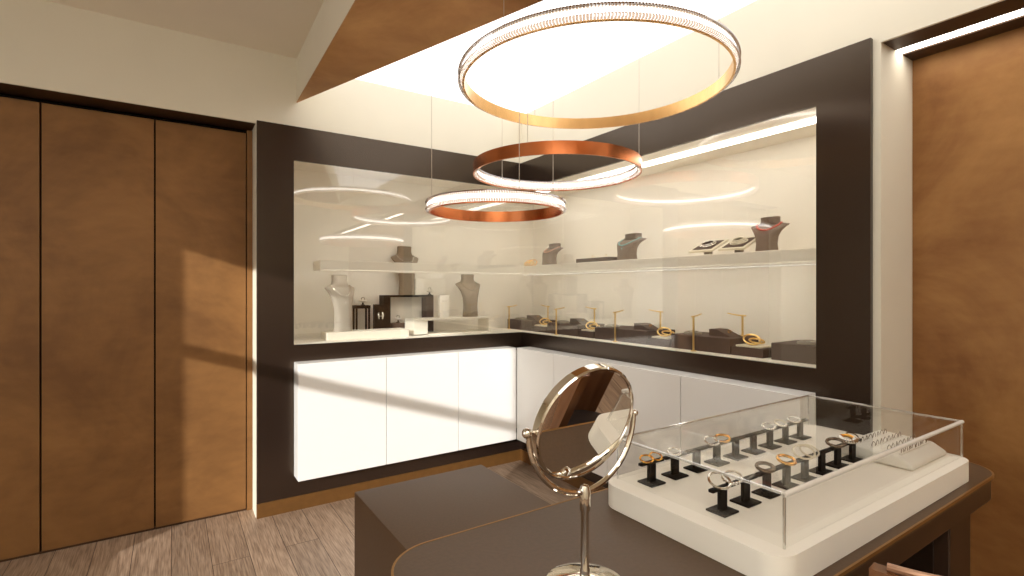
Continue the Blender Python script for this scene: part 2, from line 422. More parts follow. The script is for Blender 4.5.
caseB = thing('showcase', 'dark framed wall showcase on the right, running towards the white jamb', 'showcase', (XB, 2.2, 0))
b = BM(); T = XB+.0205
box(b, XB, T, FYR, OYR, Z_B, Z_F1); box(b, XB, T, OYR, YA, Z_G1, Z_F1)
box(b, XB, T, OYR, YA, .90, Z_G0); box(b, XB, T, OYR, YA, Z_B, .26)
obj('front_frame', b, M['frame'], caseB, True, smooth=0)
b = BM(); box(b, XB-.002, T, FYR, YA-.003, 0, Z_B-.001); obj('plinth', b, M['plinth_gold'], caseB, True, smooth=0)
b = BM(); box(b, XB+.004, XB+.012, OYR+.001, YA+.003, Z_G0, Z_G1); obj('glass_pane', b, M['glass'], caseB, True, smooth=0)
b = BM()
box(b, WB+.002, 2.855, 1.13, WA, Z_G0-.03, Z_G0+.002)
box(b, WB+.002, 2.855, 1.13, WA, Z_G1+.003, Z_G1+.03)
box(b, WB+.002, 2.84, 1.13, 1.15, Z_G0+.002, Z_G1+.003)
box(b, 2.84, 2.855, 1.13, WA, Z_G0+.002, Z_G1+.003)
obj('case_lining', b, M['lining'], caseB, True, smooth=0)
b = BM(); box(b, 2.459, 2.84, 1.151, 3.539, 1.526, 1.589, .002, 1)
shB = obj('shelf', b, M['shelf'], caseB, True, smooth=0)
b = BM(); box(b, 2.459, 2.4675, 1.151, 3.539, 1.5135, 1.5255)
obj('shelf_lip', b, M['shelf'], shB, smooth=0).data.transform(Matrix.Translation(-Vector(caseB.location)))
b = BM(); box(b, 2.4595, 2.4672, 1.152, 3.538, 1.5112, 1.5134)
obj('light_line', b, M['led_line'], shB, smooth=0).data.transform(Matrix.Translation(-Vector(caseB.location)))
b = BM(); box(b, 2.468, 2.476, 1.16, 3.53, 1.5150, 1.5255)
obj('light_strip', b, M['led_shelf'], shB, smooth=0).data.transform(Matrix.Translation(-Vector(caseB.location)))
b = BM(); box(b, 2.54, 2.62, 1.152, 3.478, Z_G1-.004, Z_G1+.0025)
obj('light_strip', b, M['led'], caseB, True, smooth=0)

# ---------------------------------------------------------------- white lower cabinets
CF = .128
xs = [OXL+.001, 1.200, 1.742, XB-CF]
labs = ['white handleless lower cabinet at the left end under the left showcase',
        'middle white lower cabinet under the left showcase',
        'white lower cabinet under the left showcase, meeting the inner corner']
for i in range(3):
    x0, x1 = xs[i]+(.0015 if i else 0), xs[i+1]-.0015
    t = thing('lower_cabinet', labs[i], 'cabinet', ((x0+x1)/2, YA-CF/2, Z_C0), 0, 'white lower cabinets under the left showcase')
    b = BM(); box(b, x0, x1, YA-CF+.02, YA-.001, Z_C0, Z_C1); obj('body', b, M['cab'], t, True, smooth=0)
    b = BM(); box(b, x0+.0008, x1-.0008, YA-CF, YA-CF+.019, Z_C0, Z_C1, .0012, 1); obj('door', b, M['cab'], t, True, smooth=0)
ys = [YA-CF-.001, 2.860, 2.324, 1.778, OYR+.002]
labs = ['white lower cabinet under the right showcase, meeting the inner corner',
        'white lower cabinet under the right showcase, second out from the inner corner',
        'white lower cabinet under the right showcase, partly behind the round mirror',
        'white lower cabinet at the right end, behind the clear jewellery cover']
for i in range(4):
    y1, y0 = ys[i]-.0015, ys[i+1]+(.0015 if i < 3 else 0)
    t = thing('lower_cabinet', labs[i], 'cabinet', (XB-CF/2, (y0+y1)/2, Z_C0), 0, 'white lower cabinets under the right showcase')
    b = BM(); box(b, XB-CF+.02, XB-.001, y0, y1, Z_C0, Z_C1); obj('body', b, M['cab'], t, True, smooth=0)
    b = BM(); box(b, XB-CF, XB-CF+.019, y0+.0008, y1-.0008, Z_C0, Z_C1, .0012, 1); obj('door', b, M['cab'], t, True, smooth=0)

# ---------------------------------------------------------------- ring pendants
FW, RT = (math.sin(.5854), math.cos(.5854)), (math.cos(.5854), -math.sin(.5854))
def ring_pendant(label, c, R, z0, h, outside, cables, metal='rose'):
    t = thing('ring_pendant', label, 'pendant light', (c[0], c[1], z0), 0, 'ring pendants under the bright ceiling')
    n = 120
    s = 1 if outside else -1
    # metal band: a tall thin hoop with a lip that carries the crystals
    b = BM()
    lathe(b, [(R, 0), (R, h), (R-s*.004, h), (R-s*.004, 0)], n, closed=True)
    lathe(b, [(R, 0), (R+s*.005, 0), (R+s*.005, .0035), (R, .0035)], n, closed=True)
    obj('band', b, M[metal], t)
    # glowing diffuser and two rows of cut crystals round it
    b = BM()
    lathe(b, [(R+s*.002, h*.10), (R+s*.008, h*.14), (R+s*.0135, h*.40), (R+s*.0145, h*.50), (R+s*.0135, h*.60), (R+s*.008, h*.86), (R+s*.002, h*.90)], n)
    obj('diffuser', b, M['ringled'], t)
    for (za, zb, bulge) in ((.004, h*.40, .017), (h*.60, h, .017)):
        b = BM(); k = int(2*PI*R/.011)
        for q in range(k):
            a = 2*PI*q/k; da = PI/k*.93
            rr = [(R+s*.002, za), (R+s*bulge, za+.15*(zb-za)), (R+s*(bulge+.003), (za+zb)/2), (R+s*bulge, zb-.15*(zb-za)), (R+s*.002, zb)]
            L = [b.verts.new((r*math.cos(a-da), r*math.sin(a-da), z)) for r, z in rr]
            Mi = [b.verts.new(((r+s*.003)*math.cos(a), (r+s*.003)*math.sin(a), z)) for r, z in rr]
            Rr = [b.verts.new((r*math.cos(a+da), r*math.sin(a+da), z)) for r, z in rr]
            for i in range(4):
                b.faces.new((L[i], Mi[i], Mi[i+1], L[i+1])); b.faces.new((Mi[i], Rr[i], Rr[i+1], Mi[i+1]))
        obj('crystal_row', b, M['crystal'], t, smooth=0)
    for th in cables:
        a = math.radians(th)
        x = (math.cos(a)*FW[0]+math.sin(a)*RT[0])*(R-s*.002); y = (math.cos(a)*FW[1]+math.sin(a)*RT[1])*(R-s*.002)
        b = BM(); tube(b, [(x, y, h), (x, y, LUM-z0-.001)], .0016, 6); obj('cable', b, M['cable'], t)
    return t
ring_pendant('largest ring pendant, top one of three, crystals round the outside of its gold hoop', (1.540, 1.677), .568, 2.277, .056, True, (-24.5, 86, -137), 'palegold')
ring_pendant('middle ring pendant, copper outside with its lit crystals on the inside', (1.830, 2.303), .470, 2.046, .064, False, (90, -42, -158))
ring_pendant('smallest and lowest ring pendant, lit crystals round a copper hoop', (1.438, 2.322), .349, 1.800, .062, True, (-86, 65, 160))

# ---------------------------------------------------------------- table, plinth block
TX0, TX1, TY0, TY1, TZ = .316, 1.925, .432, .940, .90
tb = thing('consultation_table', 'taupe topped table with a thin gold edge and rounded corners', 'table', (1.1, .69, 0))
b = BM(); prism(b, rrect(TX0+.004, TX1-.004, TY0+.004, TY1-.004, .10), .885, TZ, .001, 1)
obj('table_top', b, M['leather'], tb, True)
b = BM()
o1 = rrect(TX0, TX1, TY0, TY1, .104, 12); o2 = rrect(TX0+.0042, TX1-.0042, TY0+.0042, TY1-.0042, .1, 12)
n = len(o1)
V = [[b.verts.new((p[0], p[1], z)) for p in o] for o, z in ((o1, .8935), (o1, .9006), (o2, .9006), (o2, .8935))]
for a, c in ((0, 1), (1, 2), (2, 3), (3, 0)):
    for k in range(n):
        j = (k+1) % n
        b.faces.new((V[a][k], V[a][j], V[c][j], V[c][k]))
obj('gold_edge', b, M['gold_edge'], tb, True)
b = BM()
prism(b, rrect(TX0+.006, TX1-.006, TY0+.006, TY1-.006, .098), .835, .8845)
obj('apron', b, M['dark_wood'], tb, True)
for (x0, x1, y0, y1) in ((1.56, 1.66, TY0+.016, TY0+.05), (1.74, 1.80, TY0+.04, TY0+.42), (1.56, 1.66, TY1-.06, TY1-.026)):
    b = BM(); box(b, x0, x1, y0, y1, 0, .8345, .003, 1); obj('leg', b, M['dark_wood'], tb, True, smooth=0)
b = BM(); box(b, .66, .72, TY0+.04, TY1-.06, 0, .8345, .003, 1); obj('leg', b, M['dark_wood'], tb, True, smooth=0)
b = BM(); box(b, 1.00, 1.085, TY0-.012, TY0-.004, .850, .858, .002, 1); box(b, 1.015, 1.021, TY0-.006, TY0+.013, .851, .857); box(b, 1.065, 1.071, TY0-.006, TY0+.013, .851, .857)
obj('drawer_pull', b, M['gold_stand'], tb, True)['label'] = 'pale metal drawer pull under the table edge'

b = BM(); box(b, .600, 1.177, 1.02, 2.03, 0, .60, .004, 2)
tag(obj('low_plinth', b, M['block'], smooth=30), 'taupe low rectangular block standing behind the table', 'plinth')

# ---------------------------------------------------------------- white jewellery base, clear cover
BX0, BX1, BY0, BY1 = .833, 1.760, .455, .884
b = BM(); prism(b, rrect(BX0, BX1, BY0, BY1, .045), .9012, .953, .009, 4)
tag(obj('jewellery_slab', b, M['white'], smooth=40), 'thick white slab with rounded corners lying on the table under jewellery', 'display base')
ZB = .953
CX0, CX1, CY0, CY1, CZ = .876, 1.746, .476, .870, 1.045
cov = thing('clear_cover', 'clear acrylic cover standing over the jewellery on the white slab', 'display cover', ((CX0+CX1)/2, (CY0+CY1)/2, ZB))
b = BM(); e = .004
box(b, CX0, CX1, CY0, CY0+e, ZB+.0005, CZ); box(b, CX0, CX1, CY1-e, CY1, ZB+.0005, CZ)
box(b, CX0, CX0+e, CY0+e, CY1-e, ZB+.0005, CZ); box(b, CX1-e, CX1, CY0+e, CY1-e, ZB+.0005, CZ)
box(b, CX0, CX1, CY0, CY1, CZ, CZ+e)
obj('cover_panels', b, M['acrylic'], cov, True, smooth=0)
b = BM()
for p, q in (((CX0, CY0), (CX1, CY0)), ((CX1, CY0), (CX1, CY1)), ((CX1, CY1), (CX0, CY1)), ((CX0, CY1), (CX0, CY0))):
    if p[1] == q[1] == CY0: continue
    tube(b, [(p[0], p[1], CZ+.003), (q[0], q[1], CZ+.003)], .0030, 8)
for x in (CX0, CX1):
    for y in (CY0, CY1): tube(b, [(x, y, ZB+.001), (x, y, CZ+.003)], .0028, 8)
obj('polished_edges', b, M['acrylic_edge'], cov, True)
b = BM(); tube(b, [(CX0-.002, CY0, CZ+.002), (CX1+.002, CY0, CZ+.002)], .0050, 10)
obj('front_lip', b, M['acrylic_lip'], cov, True)['label'] = 'whitish rounded front top edge'

# black T-bar stands
def make_stand(label, loc):
    t = thing('bar_stand', label, 'jewellery stand', loc, 0, 'black T-bar stands under the clear cover')
    b = BM(); box(b, -.024, .024, -.022, .022, 0, .004, .001, 1); obj('base_plate', b, M['black'], t, smooth=0)
    b = BM(); box(b, -.0115, .0115, -.004, .004, .004, .044, .0008, 1); obj('upright', b, M['black'], t, smooth=0)
    b = BM(); box(b, -.0385, .0385, -.006, .006, .045, .052, .002, 2); obj('bar', b, M['black'], t)
    return t
stands = []
proto = None
for row, (y, x0, x1, k, nm) in enumerate(((.808, .921, 1.574, 9, 'back'), (.626, .9215, 1.480, 8, 'front'))):
    for i in range(k):
        x = x0+(x1-x0)*i/(k-1)
        lab = '%s small black T-bar stand from the mirror end of the %s row' % (ORD[i], nm)
        if proto is None: proto = make_stand(lab, (x, y, ZB)); 
        else: dup(proto, (x, y, ZB), 0, lab)
        stands.append((x, y))

def bangle(name, label, c, R, r, mat, tilt, yaw, gem=0, cat='bracelet', group='bangles and rings on the T-bar stands', squash=1.0):
    if 'T-bar' in group: R *= .86
    pts = torus_pts((0, 0, 0), R, tilt, yaw, 36, squash)
    zmin = min(p.z for p in pts)-r
    pts = [p-Vector((0, 0, zmin)) for p in pts]
    t = thing(name, label, cat, c, 0, group)
    b = BM(); tube(b, pts, r, 8, True); obj('hoop', b, mat, t)
    if gem:
        b = BM()
        for q in range(gem):
            p = pts[(q*2-gem+27) % 36]
            bmesh.ops.create_icosphere(b, subdivisions=1, radius=r*1.7, matrix=Matrix.Translation(p))
        obj('gem_row', b, M['silver'], t, smooth=0)
    return t
ZT = ZB+.0522
Y1, Y2 = .808, .626
bangle('bangle', 'slim gold bangle lying on the first back-row bar nearest the mirror', (.905, Y1, ZT), .017, .0022, M['gold'], 0.28, -0.75)
bangle('bangle', 'second slim gold bangle tipped over the first back-row bar', (.936, Y1, ZT), .016, .002, M['gold'], 0.35, -0.40)
bangle('bracelet', 'silver gem bracelet on the second bar of the back row', (1.0, Y1, ZT), .018, .0022, M['silver'], 0.25, -0.93, 8)
bangle('bracelet', 'pale silver bangle beside the gold one in mid back row', (1.145, Y1, ZT), .020, .0022, M['silver'], 0.38, -0.57, 5)
bangle('bangle', 'gold bangle lying in the middle of the back row', (1.19, Y1, ZT), .021, .0032, M['gold'], 0.24, -1.10)
bangle('bracelet', 'pale bracelet third from the far end of the back row', (1.405, Y1, ZT), .019, .0022, M['silver'], 0.30, -0.75, 9)
bangle('bracelet', 'pale bracelet second from the far end of the back row', (1.465, Y1, ZT), .018, .0022, M['plate'], 0.35, -0.40, 7)
bangle('bracelet', 'pale bracelet on the farthest bar of the back row', (1.54, Y1, ZT), .019, .0022, M['silver'], 0.28, -0.93, 9)
bangle('bangle', 'large pale bangle leaning on the nearest front-row bar', (.912, Y2, ZT), .024, .0026, M['silver'], 0.46, -0.57, 0)
bangle('bracelet', 'silver gem bracelet leaning beside the large pale bangle', (.955, Y2, ZT), .021, .0024, M['silver'], 0.40, -1.10, 9)
bangle('bangle', 'flat grey silver cuff on the third bar of the front row', (1.075, Y2, ZT), .020, .004, M['dark_silver'], 0.20, -0.75)
bangle('bangle', 'thick gold bangle in the middle of the front row', (1.16, Y2, ZT), .021, .0036, M['gold'], 0.24, -0.40)
bangle('bangle', 'large thin pale bangle leaning in the front row beside the gold one', (1.236, Y2, ZT), .026, .0022, M['plate'], 0.46, -0.93)
bangle('bangle', 'thin pale bangle crossing behind the large leaning one in the front row', (1.262, Y2, ZT), .023, .002, M['plate'], 0.46, -0.57)
bangle('bangle', 'flat grey silver cuff near the far end of the front row', (1.39, Y2, ZT), .022, .004, M['dark_silver'], 0.25, -1.10)
bangle('bracelet', 'chunky gold link bracelet on the last front-row bar', (1.455, Y2, ZT), .019, .0045, M['gold'], 0.23, -0.75, 10)
bangle('bracelet', 'dark silver bracelet behind the chunky gold one at the front-row end', (1.490, Y2+.004, ZT), .016, .002, M['dark_silver'], 0.45, -0.40, 6)

# ring cushion with slots of small rings
cu = thing('ring_cushion', 'low white sloped cushion holding rows of small rings at the far end', 'ring cushion', (1.60, .65, ZB))
KX0, KX1, KY0, KY1 = 1.506, 1.735, .503, .69
b = BM()
prof = [(KY0, ZB+.0005), (KY1, ZB+.0005), (KY1, ZB+.012), (KY1-.03, ZB+.034), (KY0+.03, ZB+.03), (KY0, ZB+.012)]
extrude_profile(b, prof, 'x', KX0, KX1)
bmesh.ops.bevel(b, geom=list(b.edges), offset=.006, segments=2, affect='EDGES', profile=.5)
obj('pad', b, M['cushion'], cu, True, smooth=50)
RY_ = [.536, .565, .600, .635]
b = BM()
for y in RY_: box(b, KX0+.018, KX1-.018, y-.003, y+.003, ZB+.029, ZB+.0335)
obj('slot_roll', b, M['cushion'], cu, True, smooth=0)
rp = None
for ri, y in enumerate(RY_):
    for k in range(8):
        x = KX0+.032+k*.0235
        lab = '%s small ring from the left in the %s row of the white cushion' % (ORD[k], ['front', 'second', 'third', 'rear'][ri])
        if rp is None:
            rp = thing('finger_ring', lab, 'ring', (x, y, ZB+.029), 0, 'small rings in the white cushion')
            b = BM(); tube(b, [(.0078*math.cos(2*PI*q/24), .0003*math.sin(4*PI*q/24), .0080+.0078*math.sin(2*PI*q/24)) for q in range(24)], .0009, 6, True); obj('ring_band', b, M['dark_silver'], rp)
            b = BM(); bmesh.ops.create_icosphere(b, subdivisions=1, radius=.0019, matrix=Matrix.Translation((0, 0, .0165))); obj('stone', b, M['silver'], rp, smooth=0)
        else: dup(rp, (x, y, ZB+.029), .15*(k % 3-1), lab)

# ---------------------------------------------------------------- vanity mirror
mr = thing('vanity_mirror', 'round chrome swivel mirror on a slim post standing on the table', 'mirror', (.577, .6494, .9008))
b = BM(); lathe(b, [(0, 0), (.066, 0), (.068, .003), (.066, .007), (.052, .012), (.028, .016), (.014, .019), (0, .0195)], 56); obj('base', b, M['chrome'], mr)
b = BM(); lathe(b, [(0, .018), (.0085, .018), (.0085, .03), (.0068, .034), (.0068, .125), (.009, .130), (.0095, .162), (.006, .17), (0, .171)], 24); obj('post', b, M['chrome'], mr)
RZ, RY = .2755, .1155
b = BM(); tube(b, [(RY*math.cos(a), 0, RZ+RY*math.sin(a)) for a in [PI+PI*k/40 for k in range(41)]], .0048, 10); obj('yoke', b, M['chrome'], mr)
for s in (-1, 1):
    b = BM(); ball(b, (s*(RY+.003), 0, RZ), .0085 if s < 0 else .0065, 16); tube(b, [(s*.1025, 0, RZ), (s*RY, 0, RZ)], .003, 8); obj('pivot_knob', b, M['chrome'], mr)
TM = Matrix.Translation((0, 0, RZ)) @ Matrix.Rotation(math.radians(17), 4, 'X') @ Matrix.Rotation(math.radians(90), 4, 'X')
b = BM(); lathe(b, [(.0965, .006), (.0980, .0098), (.1012, .0098), (.1035, .007), (.1035, -.007), (.1012, -.0098), (.0980, -.0098), (.0965, -.006)], 72, closed=True)
bmesh.ops.transform(b, matrix=TM, verts=b.verts); fr = obj('rim', b, M['chrome'], mr)
b = BM(); lathe(b, [(0, .0072), (.0972, .0072), (.0972, -.0072), (0, -.0072)], 72)
bmesh.ops.transform(b, matrix=TM, verts=b.verts); obj('mirror_glass', b, M['mirror'], mr, smooth=20)

# ---------------------------------------------------------------- bar chair at the table's near side
CC = (1.088, .374)
ch = thing('tub_chair', 'glossy brown tub chair at the near side of the table, in the lower right corner', 'chair', (CC[0], CC[1], 0))
b = BM(); R0, R1 = .214, .188; n = 40
A = [math.radians(187+113*k/n) for k in range(n+1)]
V = []
for a in A:
    ca, sa = math.cos(a), math.sin(a)
    V.append([b.verts.new((r*ca*k, r*sa*k, z)) for r, z, k in ((R0, .62, .9), (R0, .80, .97), (R0, .979, 1), (R1, .979, 1), (R1, .80, .97), (R1, .62, .9))])
for i in range(n):
    for k in range(6):
        j = (k+1) % 6
        b.faces.new((V[i][k], V[i+1][k], V[i+1][j], V[i][j]))
b.faces.new(V[0]); b.faces.new(list(reversed(V[-1]))); bmesh.ops.recalc_face_normals(b, faces=b.faces)
obj('shell_back', b, M['chair'], ch)
b = BM(); tube(b, [(.201*math.cos(a), .201*math.sin(a), .984) for a in A[2:]], .0065, 10); obj('top_rail', b, M['rail'], ch)['label'] = 'pale rose metal top rail'
b = BM(); lathe(b, [(0, .60), (.17, .60), (.188, .615), (.188, .655), (.175, .67), (0, .675)], 48); obj('seat', b, M['seatpad'], ch)
for sx in (-1, 1):
    for sy in (-1, 1):
        b = BM(); tube(b, [(sx*.11, sy*.11, .602), (sx*.16, sy*.16, 0)], [.014, .010], 10); obj('leg', b, M['dark_wood'], ch)
b = BM(); tube(b, torus_pts((0, 0, .25), .1985, 0, 0, 40), .006, 8, True); obj('foot_ring', b, M['gold_stand'], ch)

# ---------------------------------------------------------------- jewellery busts
SEC = [(0, .27, .19, -.05), (.03, .27, .19, -.05), (.25, .25, .175, -.055), (.45, .28, .165, -.05), (.60, .355, .15, -.02), (.70, .44, .125, .045),
       (.755, .50, .095, .10), (.775, .49, .09, .12), (.80, .38, .105, .13), (.83, .27, .125, .135), (.88, .235, .13, .14), (.95, .235, .13, .14), (.99, .245, .135, .14), (1.0, .225, .12, .14)]
def sec_at(t):
    for a, c in zip(SEC, SEC[1:]):
        if a[0] <= t <= c[0]:
            k = (t-a[0])/max(1e-6, c[0]-a[0])
            return [a[i]+(c[i]-a[i])*k for i in range(1, 4)]
    return list(SEC[-1][1:])
def bust(label, loc, rz, h, W, mat, neck=None, ndrop=.22, bead=0.0, pendant=False, prop=False, group='necklace busts in the showcases'):
    t = thing('necklace_bust', label, 'necklace bust', loc, rz, group)
    b = BM(); n = 40; rings = []
    for (tt, hw, hd, yo) in SEC:
        ring = []
        for k in range(n):
            a = 2*PI*k/n; ca, sa = math.cos(a), math.sin(a); e = .75
            ring.append(b.verts.new((hw*W*math.copysign(abs(ca)**e, ca), (yo+hd*math.copysign(abs(sa)**e, sa))*W, tt*h)))
        rings.append(ring)
    for a, c in zip(rings, rings[1:]):
        for k in range(n):
            j = (k+1) % n; b.faces.new((a[k], a[j], c[j], c[k]))
    b.faces.new(list(reversed(rings[0]))); b.faces.new(rings[-1])
    obj('body', b, mat, t, smooth=50)
    if prop:
        b = BM(); extrude_profile(b, [(.10*W, .62*h), (.13*W, .62*h), (.33*W, 0), (.22*W, 0), (.12*W, .5*h)], 'x', -.05*W, .05*W)
        obj('prop', b, mat, t, smooth=0)
    if neck:
        pts = []
        for k in range(37):
            a = -PI*.56+PI*1.12*k/36
            x = .31*W*math.sin(a)/math.sin(PI*.5); z = h*(.80+.02-ndrop*max(0, math.cos(a))**1.3 - .0)
            hw, hd, yo = sec_at(z/h)
            q = min(.995, abs(x)/(hw*W))
            y = (yo-hd*(1-q**(2/.75))**(.75/2))*W-.003
            if abs(a) > PI/2: y += .02*W*(abs(a)-PI/2)*8
            pts.append((x, y, z))
        b = BM()
        if bead:
            acc = 0; last = Vector(pts[0]); L = []
            for p, q in zip(pts, pts[1:]):
                p, q = Vector(p), Vector(q); d = (q-p).length; s = 0
                while acc+(d-s) >= bead*1.9:
                    s += bead*1.9-acc; acc = 0; L.append(p+(q-p)*(s/d))
                acc += d-s
            for p in L: ball(b, p, bead, 8)
        else: tube(b, pts, .0022, 6)
        nk = obj('necklace', b, neck, t)
        if pendant:
            m = pts[18]; b = BM()
            tube(b, [m, (m[0], m[1]-.002, m[2]-.10*h)], .0016, 6); bmesh.ops.create_icosphere(b, subdivisions=2, radius=.007, matrix=Matrix.Translation((m[0], m[1]-.003, m[2]-.12*h)))
            obj('pendant', b, neck, nk)
    return t
ZS = 1.5893; ZC = Z_G0+.0022
PF = -PI/2            # facing the room from the right-hand case
bust('small taupe bust with rose necklace on the upper shelf near the inner corner', (2.66, 3.42, ZS), PF-.12, .19, .275, M['bust'], M['pink'], .22, .005)
bust('taupe bust with turquoise necklace on the upper shelf, middle of three', (2.62, 2.50, ZS), PF-.12, .19, .285, M['bust'], M['turq'], .26, .0045, True)
bust('dark taupe bust with coral bead necklace on the upper shelf at the right end', (2.62, 1.512, ZS), PF+.05, .19, .205, M['bust'], M['coral'], .20, .0055)
# ---- left case floor: platform, busts, stands
b = BM(); box(b, .875, 1.46, 3.575, 3.75, ZC, ZC+.055, .002, 1)
tag(obj('riser', b, M['shelf'], smooth=0), 'low white rectangular riser on the left showcase floor', 'riser')
bust('pale bust standing on the low white riser, left end of the left showcase', (.995, 3.655, ZC+.0555), .30, .395, .235, M['bust_pale'], M['silver'], .2, 0, True, True)
# black open frame and the tall bust on top of it
fx0, fx1, fy, fz = 1.350, 1.765, 3.86, 1.350
fr = thing('open_frame_stand', 'black rectangular open frame stand at the back of the left showcase', 'display stand', ((fx0+fx1)/2, fy, ZC))
b = BM(); box(b, fx0, fx1, fy-.05, fy+.05, fz-.016, fz); obj('top_bar', b, M['black'], fr, True, smooth=0)
b = BM(); box(b, fx0, fx0+.055, fy-.05, fy+.05, ZC, fz-.0165); obj('side_panel', b, M['black'], fr, True, smooth=0)
b = BM(); box(b, fx1-.06, fx1, fy-.05, fy+.05, ZC, fz-.0165); obj('side_panel', b, M['brown_box'], fr, True, smooth=0)
bust('taupe bust on top of the black open frame, its neck rising above the shelf', (1.545, 3.845, fz+.0005), .05, .385, .235, M['bust_grey'], M['silver'], .16, .003)
# small black table with ring clip
t = thing('pedestal_stand', 'small black table-like stand with thin legs behind the white riser', 'display stand', (1.19, 3.845, ZC))
b = BM(); box(b, -.055, .055, -.045, .045, .205, .228); obj('stand_top', b, M['black'], t, smooth=0)
for sx in (-1, 1):
    for sy in (-1, 1):
        b = BM(); box(b, sx*.047-.006, sx*.047+.006, sy*.037-.006, sy*.037+.006, 0, .205); obj('leg', b, M['black'], t, smooth=0)
def ring_holder(label, loc):
    t = thing('ring_holder', label, 'ring holder', loc, 0, 'small ring holders in the left showcase')
    b = BM(); lathe(b, [(0, 0), (.016, 0), (.016, .004), (.006, .008), (.006, .02), (0, .02)], 20); obj('foot', b, M['black'], t)
    b = BM(); lathe(b, [(0, .02), (.01, .02), (.028, .03), (.03, .036), (.024, .04), (0, .036)], 20); obj('ring_cup', b, M['white'], t)
    b = BM(); tube(b, [(.012*math.cos(2*PI*q/20), 0, .047+.012*math.sin(2*PI*q/20)) for q in range(20)], .003, 6, True); obj('ring', b, M['silver'], t)
    return t
ring_holder('small white ring holder on the small black table-like stand', (1.20, 3.84, ZC+.2285))
# earring card box
t = thing('earring_card', 'upright black block with a pair of silver earrings on its face', 'earring display', (1.306, 3.775, ZC))
b = BM(); box(b, -.044, .044, -.02, .02, 0, .235, .002, 1); obj('block', b, M['black'], t, smooth=0)
for sx in (-1, 1):
    b = BM()
    tube(b, [(sx*.013, -.022, .175), (sx*.018, -.024, .155), (sx*.013, -.024, .125)], [.004, .008, .005], 8)
    ball(b, (sx*.006, -.023, .147), .005, 8); obj('earring', b, M['silver'], t)
b = BM(); box(b, 1.42, 1.545, 3.82, 3.90, ZC, ZC+.085, .002, 1)
tag(obj('cube_riser', b, M['brown_box'], smooth=0), 'low dark block inside the black open frame', 'riser')
ring_holder('small white ring holder on the dark block inside the black open frame', (1.485, 3.86, ZC+.0855))
ring_holder('small white ring holder on the right top end of the black open frame', (1.735, 3.82, fz+.0005))
# white bench riser and what stands on it
t = thing('bench_riser', 'white open bench riser on the right of the left showcase floor', 'riser', (1.82, 3.70, ZC))
b = BM(); box(b, 1.510, 2.185, 3.61, 3.785, ZC+.110, ZC+.125, .001, 1); obj('bench_top', b, M['shelf'], t, True, smooth=0)
b = BM(); box(b, 1.510, 1.625, 3.61, 3.785, ZC, ZC+.1095, .001, 1); obj('bench_end', b, M['shelf'], t, True, smooth=0)
b = BM(); box(b, 2.165, 2.185, 3.61, 3.785, ZC, ZC+.1095, .001, 1); obj('bench_end', b, M['shelf'], t, True, smooth=0)
b = BM(); box(b, 1.510, 2.185, 3.61, 3.785, ZC, ZC+.008); obj('bench_foot', b, M['shelf'], t, True, smooth=0)
t = thing('earring_block', 'slim upright white block on the white bench riser', 'earring display', (1.80, 3.70, ZC+.1255))
b = BM(); box(b, -.04, .04, -.02, .02, 0, .175, .002, 1); obj('block', b, M['white'], t, smooth=0)
b = BM()
for q in range(4): ball(b, (-.018+.012*q, -.0215, .13), .004, 8)
obj('stud_row', b, M['silver'], t)
bust('taupe-grey bust with a drop necklace on the white bench riser', (2.035, 3.70, ZC+.1255), .05, .345, .235, M['bust_grey'], M['dark_silver'], .2, 0, True)
t = thing('earring_block', 'small white block on top of the black open frame, standing for a reflection', 'earring display', (1.648, 3.845, fz+.0005))  # solid block standing in for a pale reflection in the glass
b = BM(); box(b, -.032, .032, -.02, .02, 0, .13, .002, 1); obj('block', b, M['white'], t, smooth=0)

# ---------------------------------------------------------------- right case floor: repeating jewellery set
where = ['at the inner corner', 'second from the inner corner', 'third from the inner corner', 'second from the right end', 'at the right end']
gold_T = None
def tstand(label, loc, rz, h, L):
    t = thing('gold_stand', label, 'jewellery stand', loc, rz, 'thin gold T stands in the right showcase')
    b = BM(); lathe(b, [(0, 0), (.016, 0), (.016, .004), (.004, .006), (0, .006)], 20); obj('foot', b, M['gold_stand'], t)
    b = BM(); box(b, -.0045, .0045, -.0045, .0045, .005, h, .0008, 1); obj('pole', b, M['gold_stand'], t)
    b = BM(); tube(b, [(-.02, 0, h), (L*.4, 0, h+.003), (L, 0, h+.012)], [.0045, .004, .003], 8); obj('arm', b, M['gold_stand'], t)
    return t
TH = .084
TALL = [(3.46, 3.83), (2.88, 3.25), (2.22, 2.70), (1.646, 2.035), (1.156, 1.42)]
STEP = [(3.262, 3.455), (2.712, 2.874), (2.045, 2.214), (1.462, 1.64)]
FT = [3.754, 3.094, 2.467, 1.852]; BT = [3.50, 2.92, 2.285, 1.70]
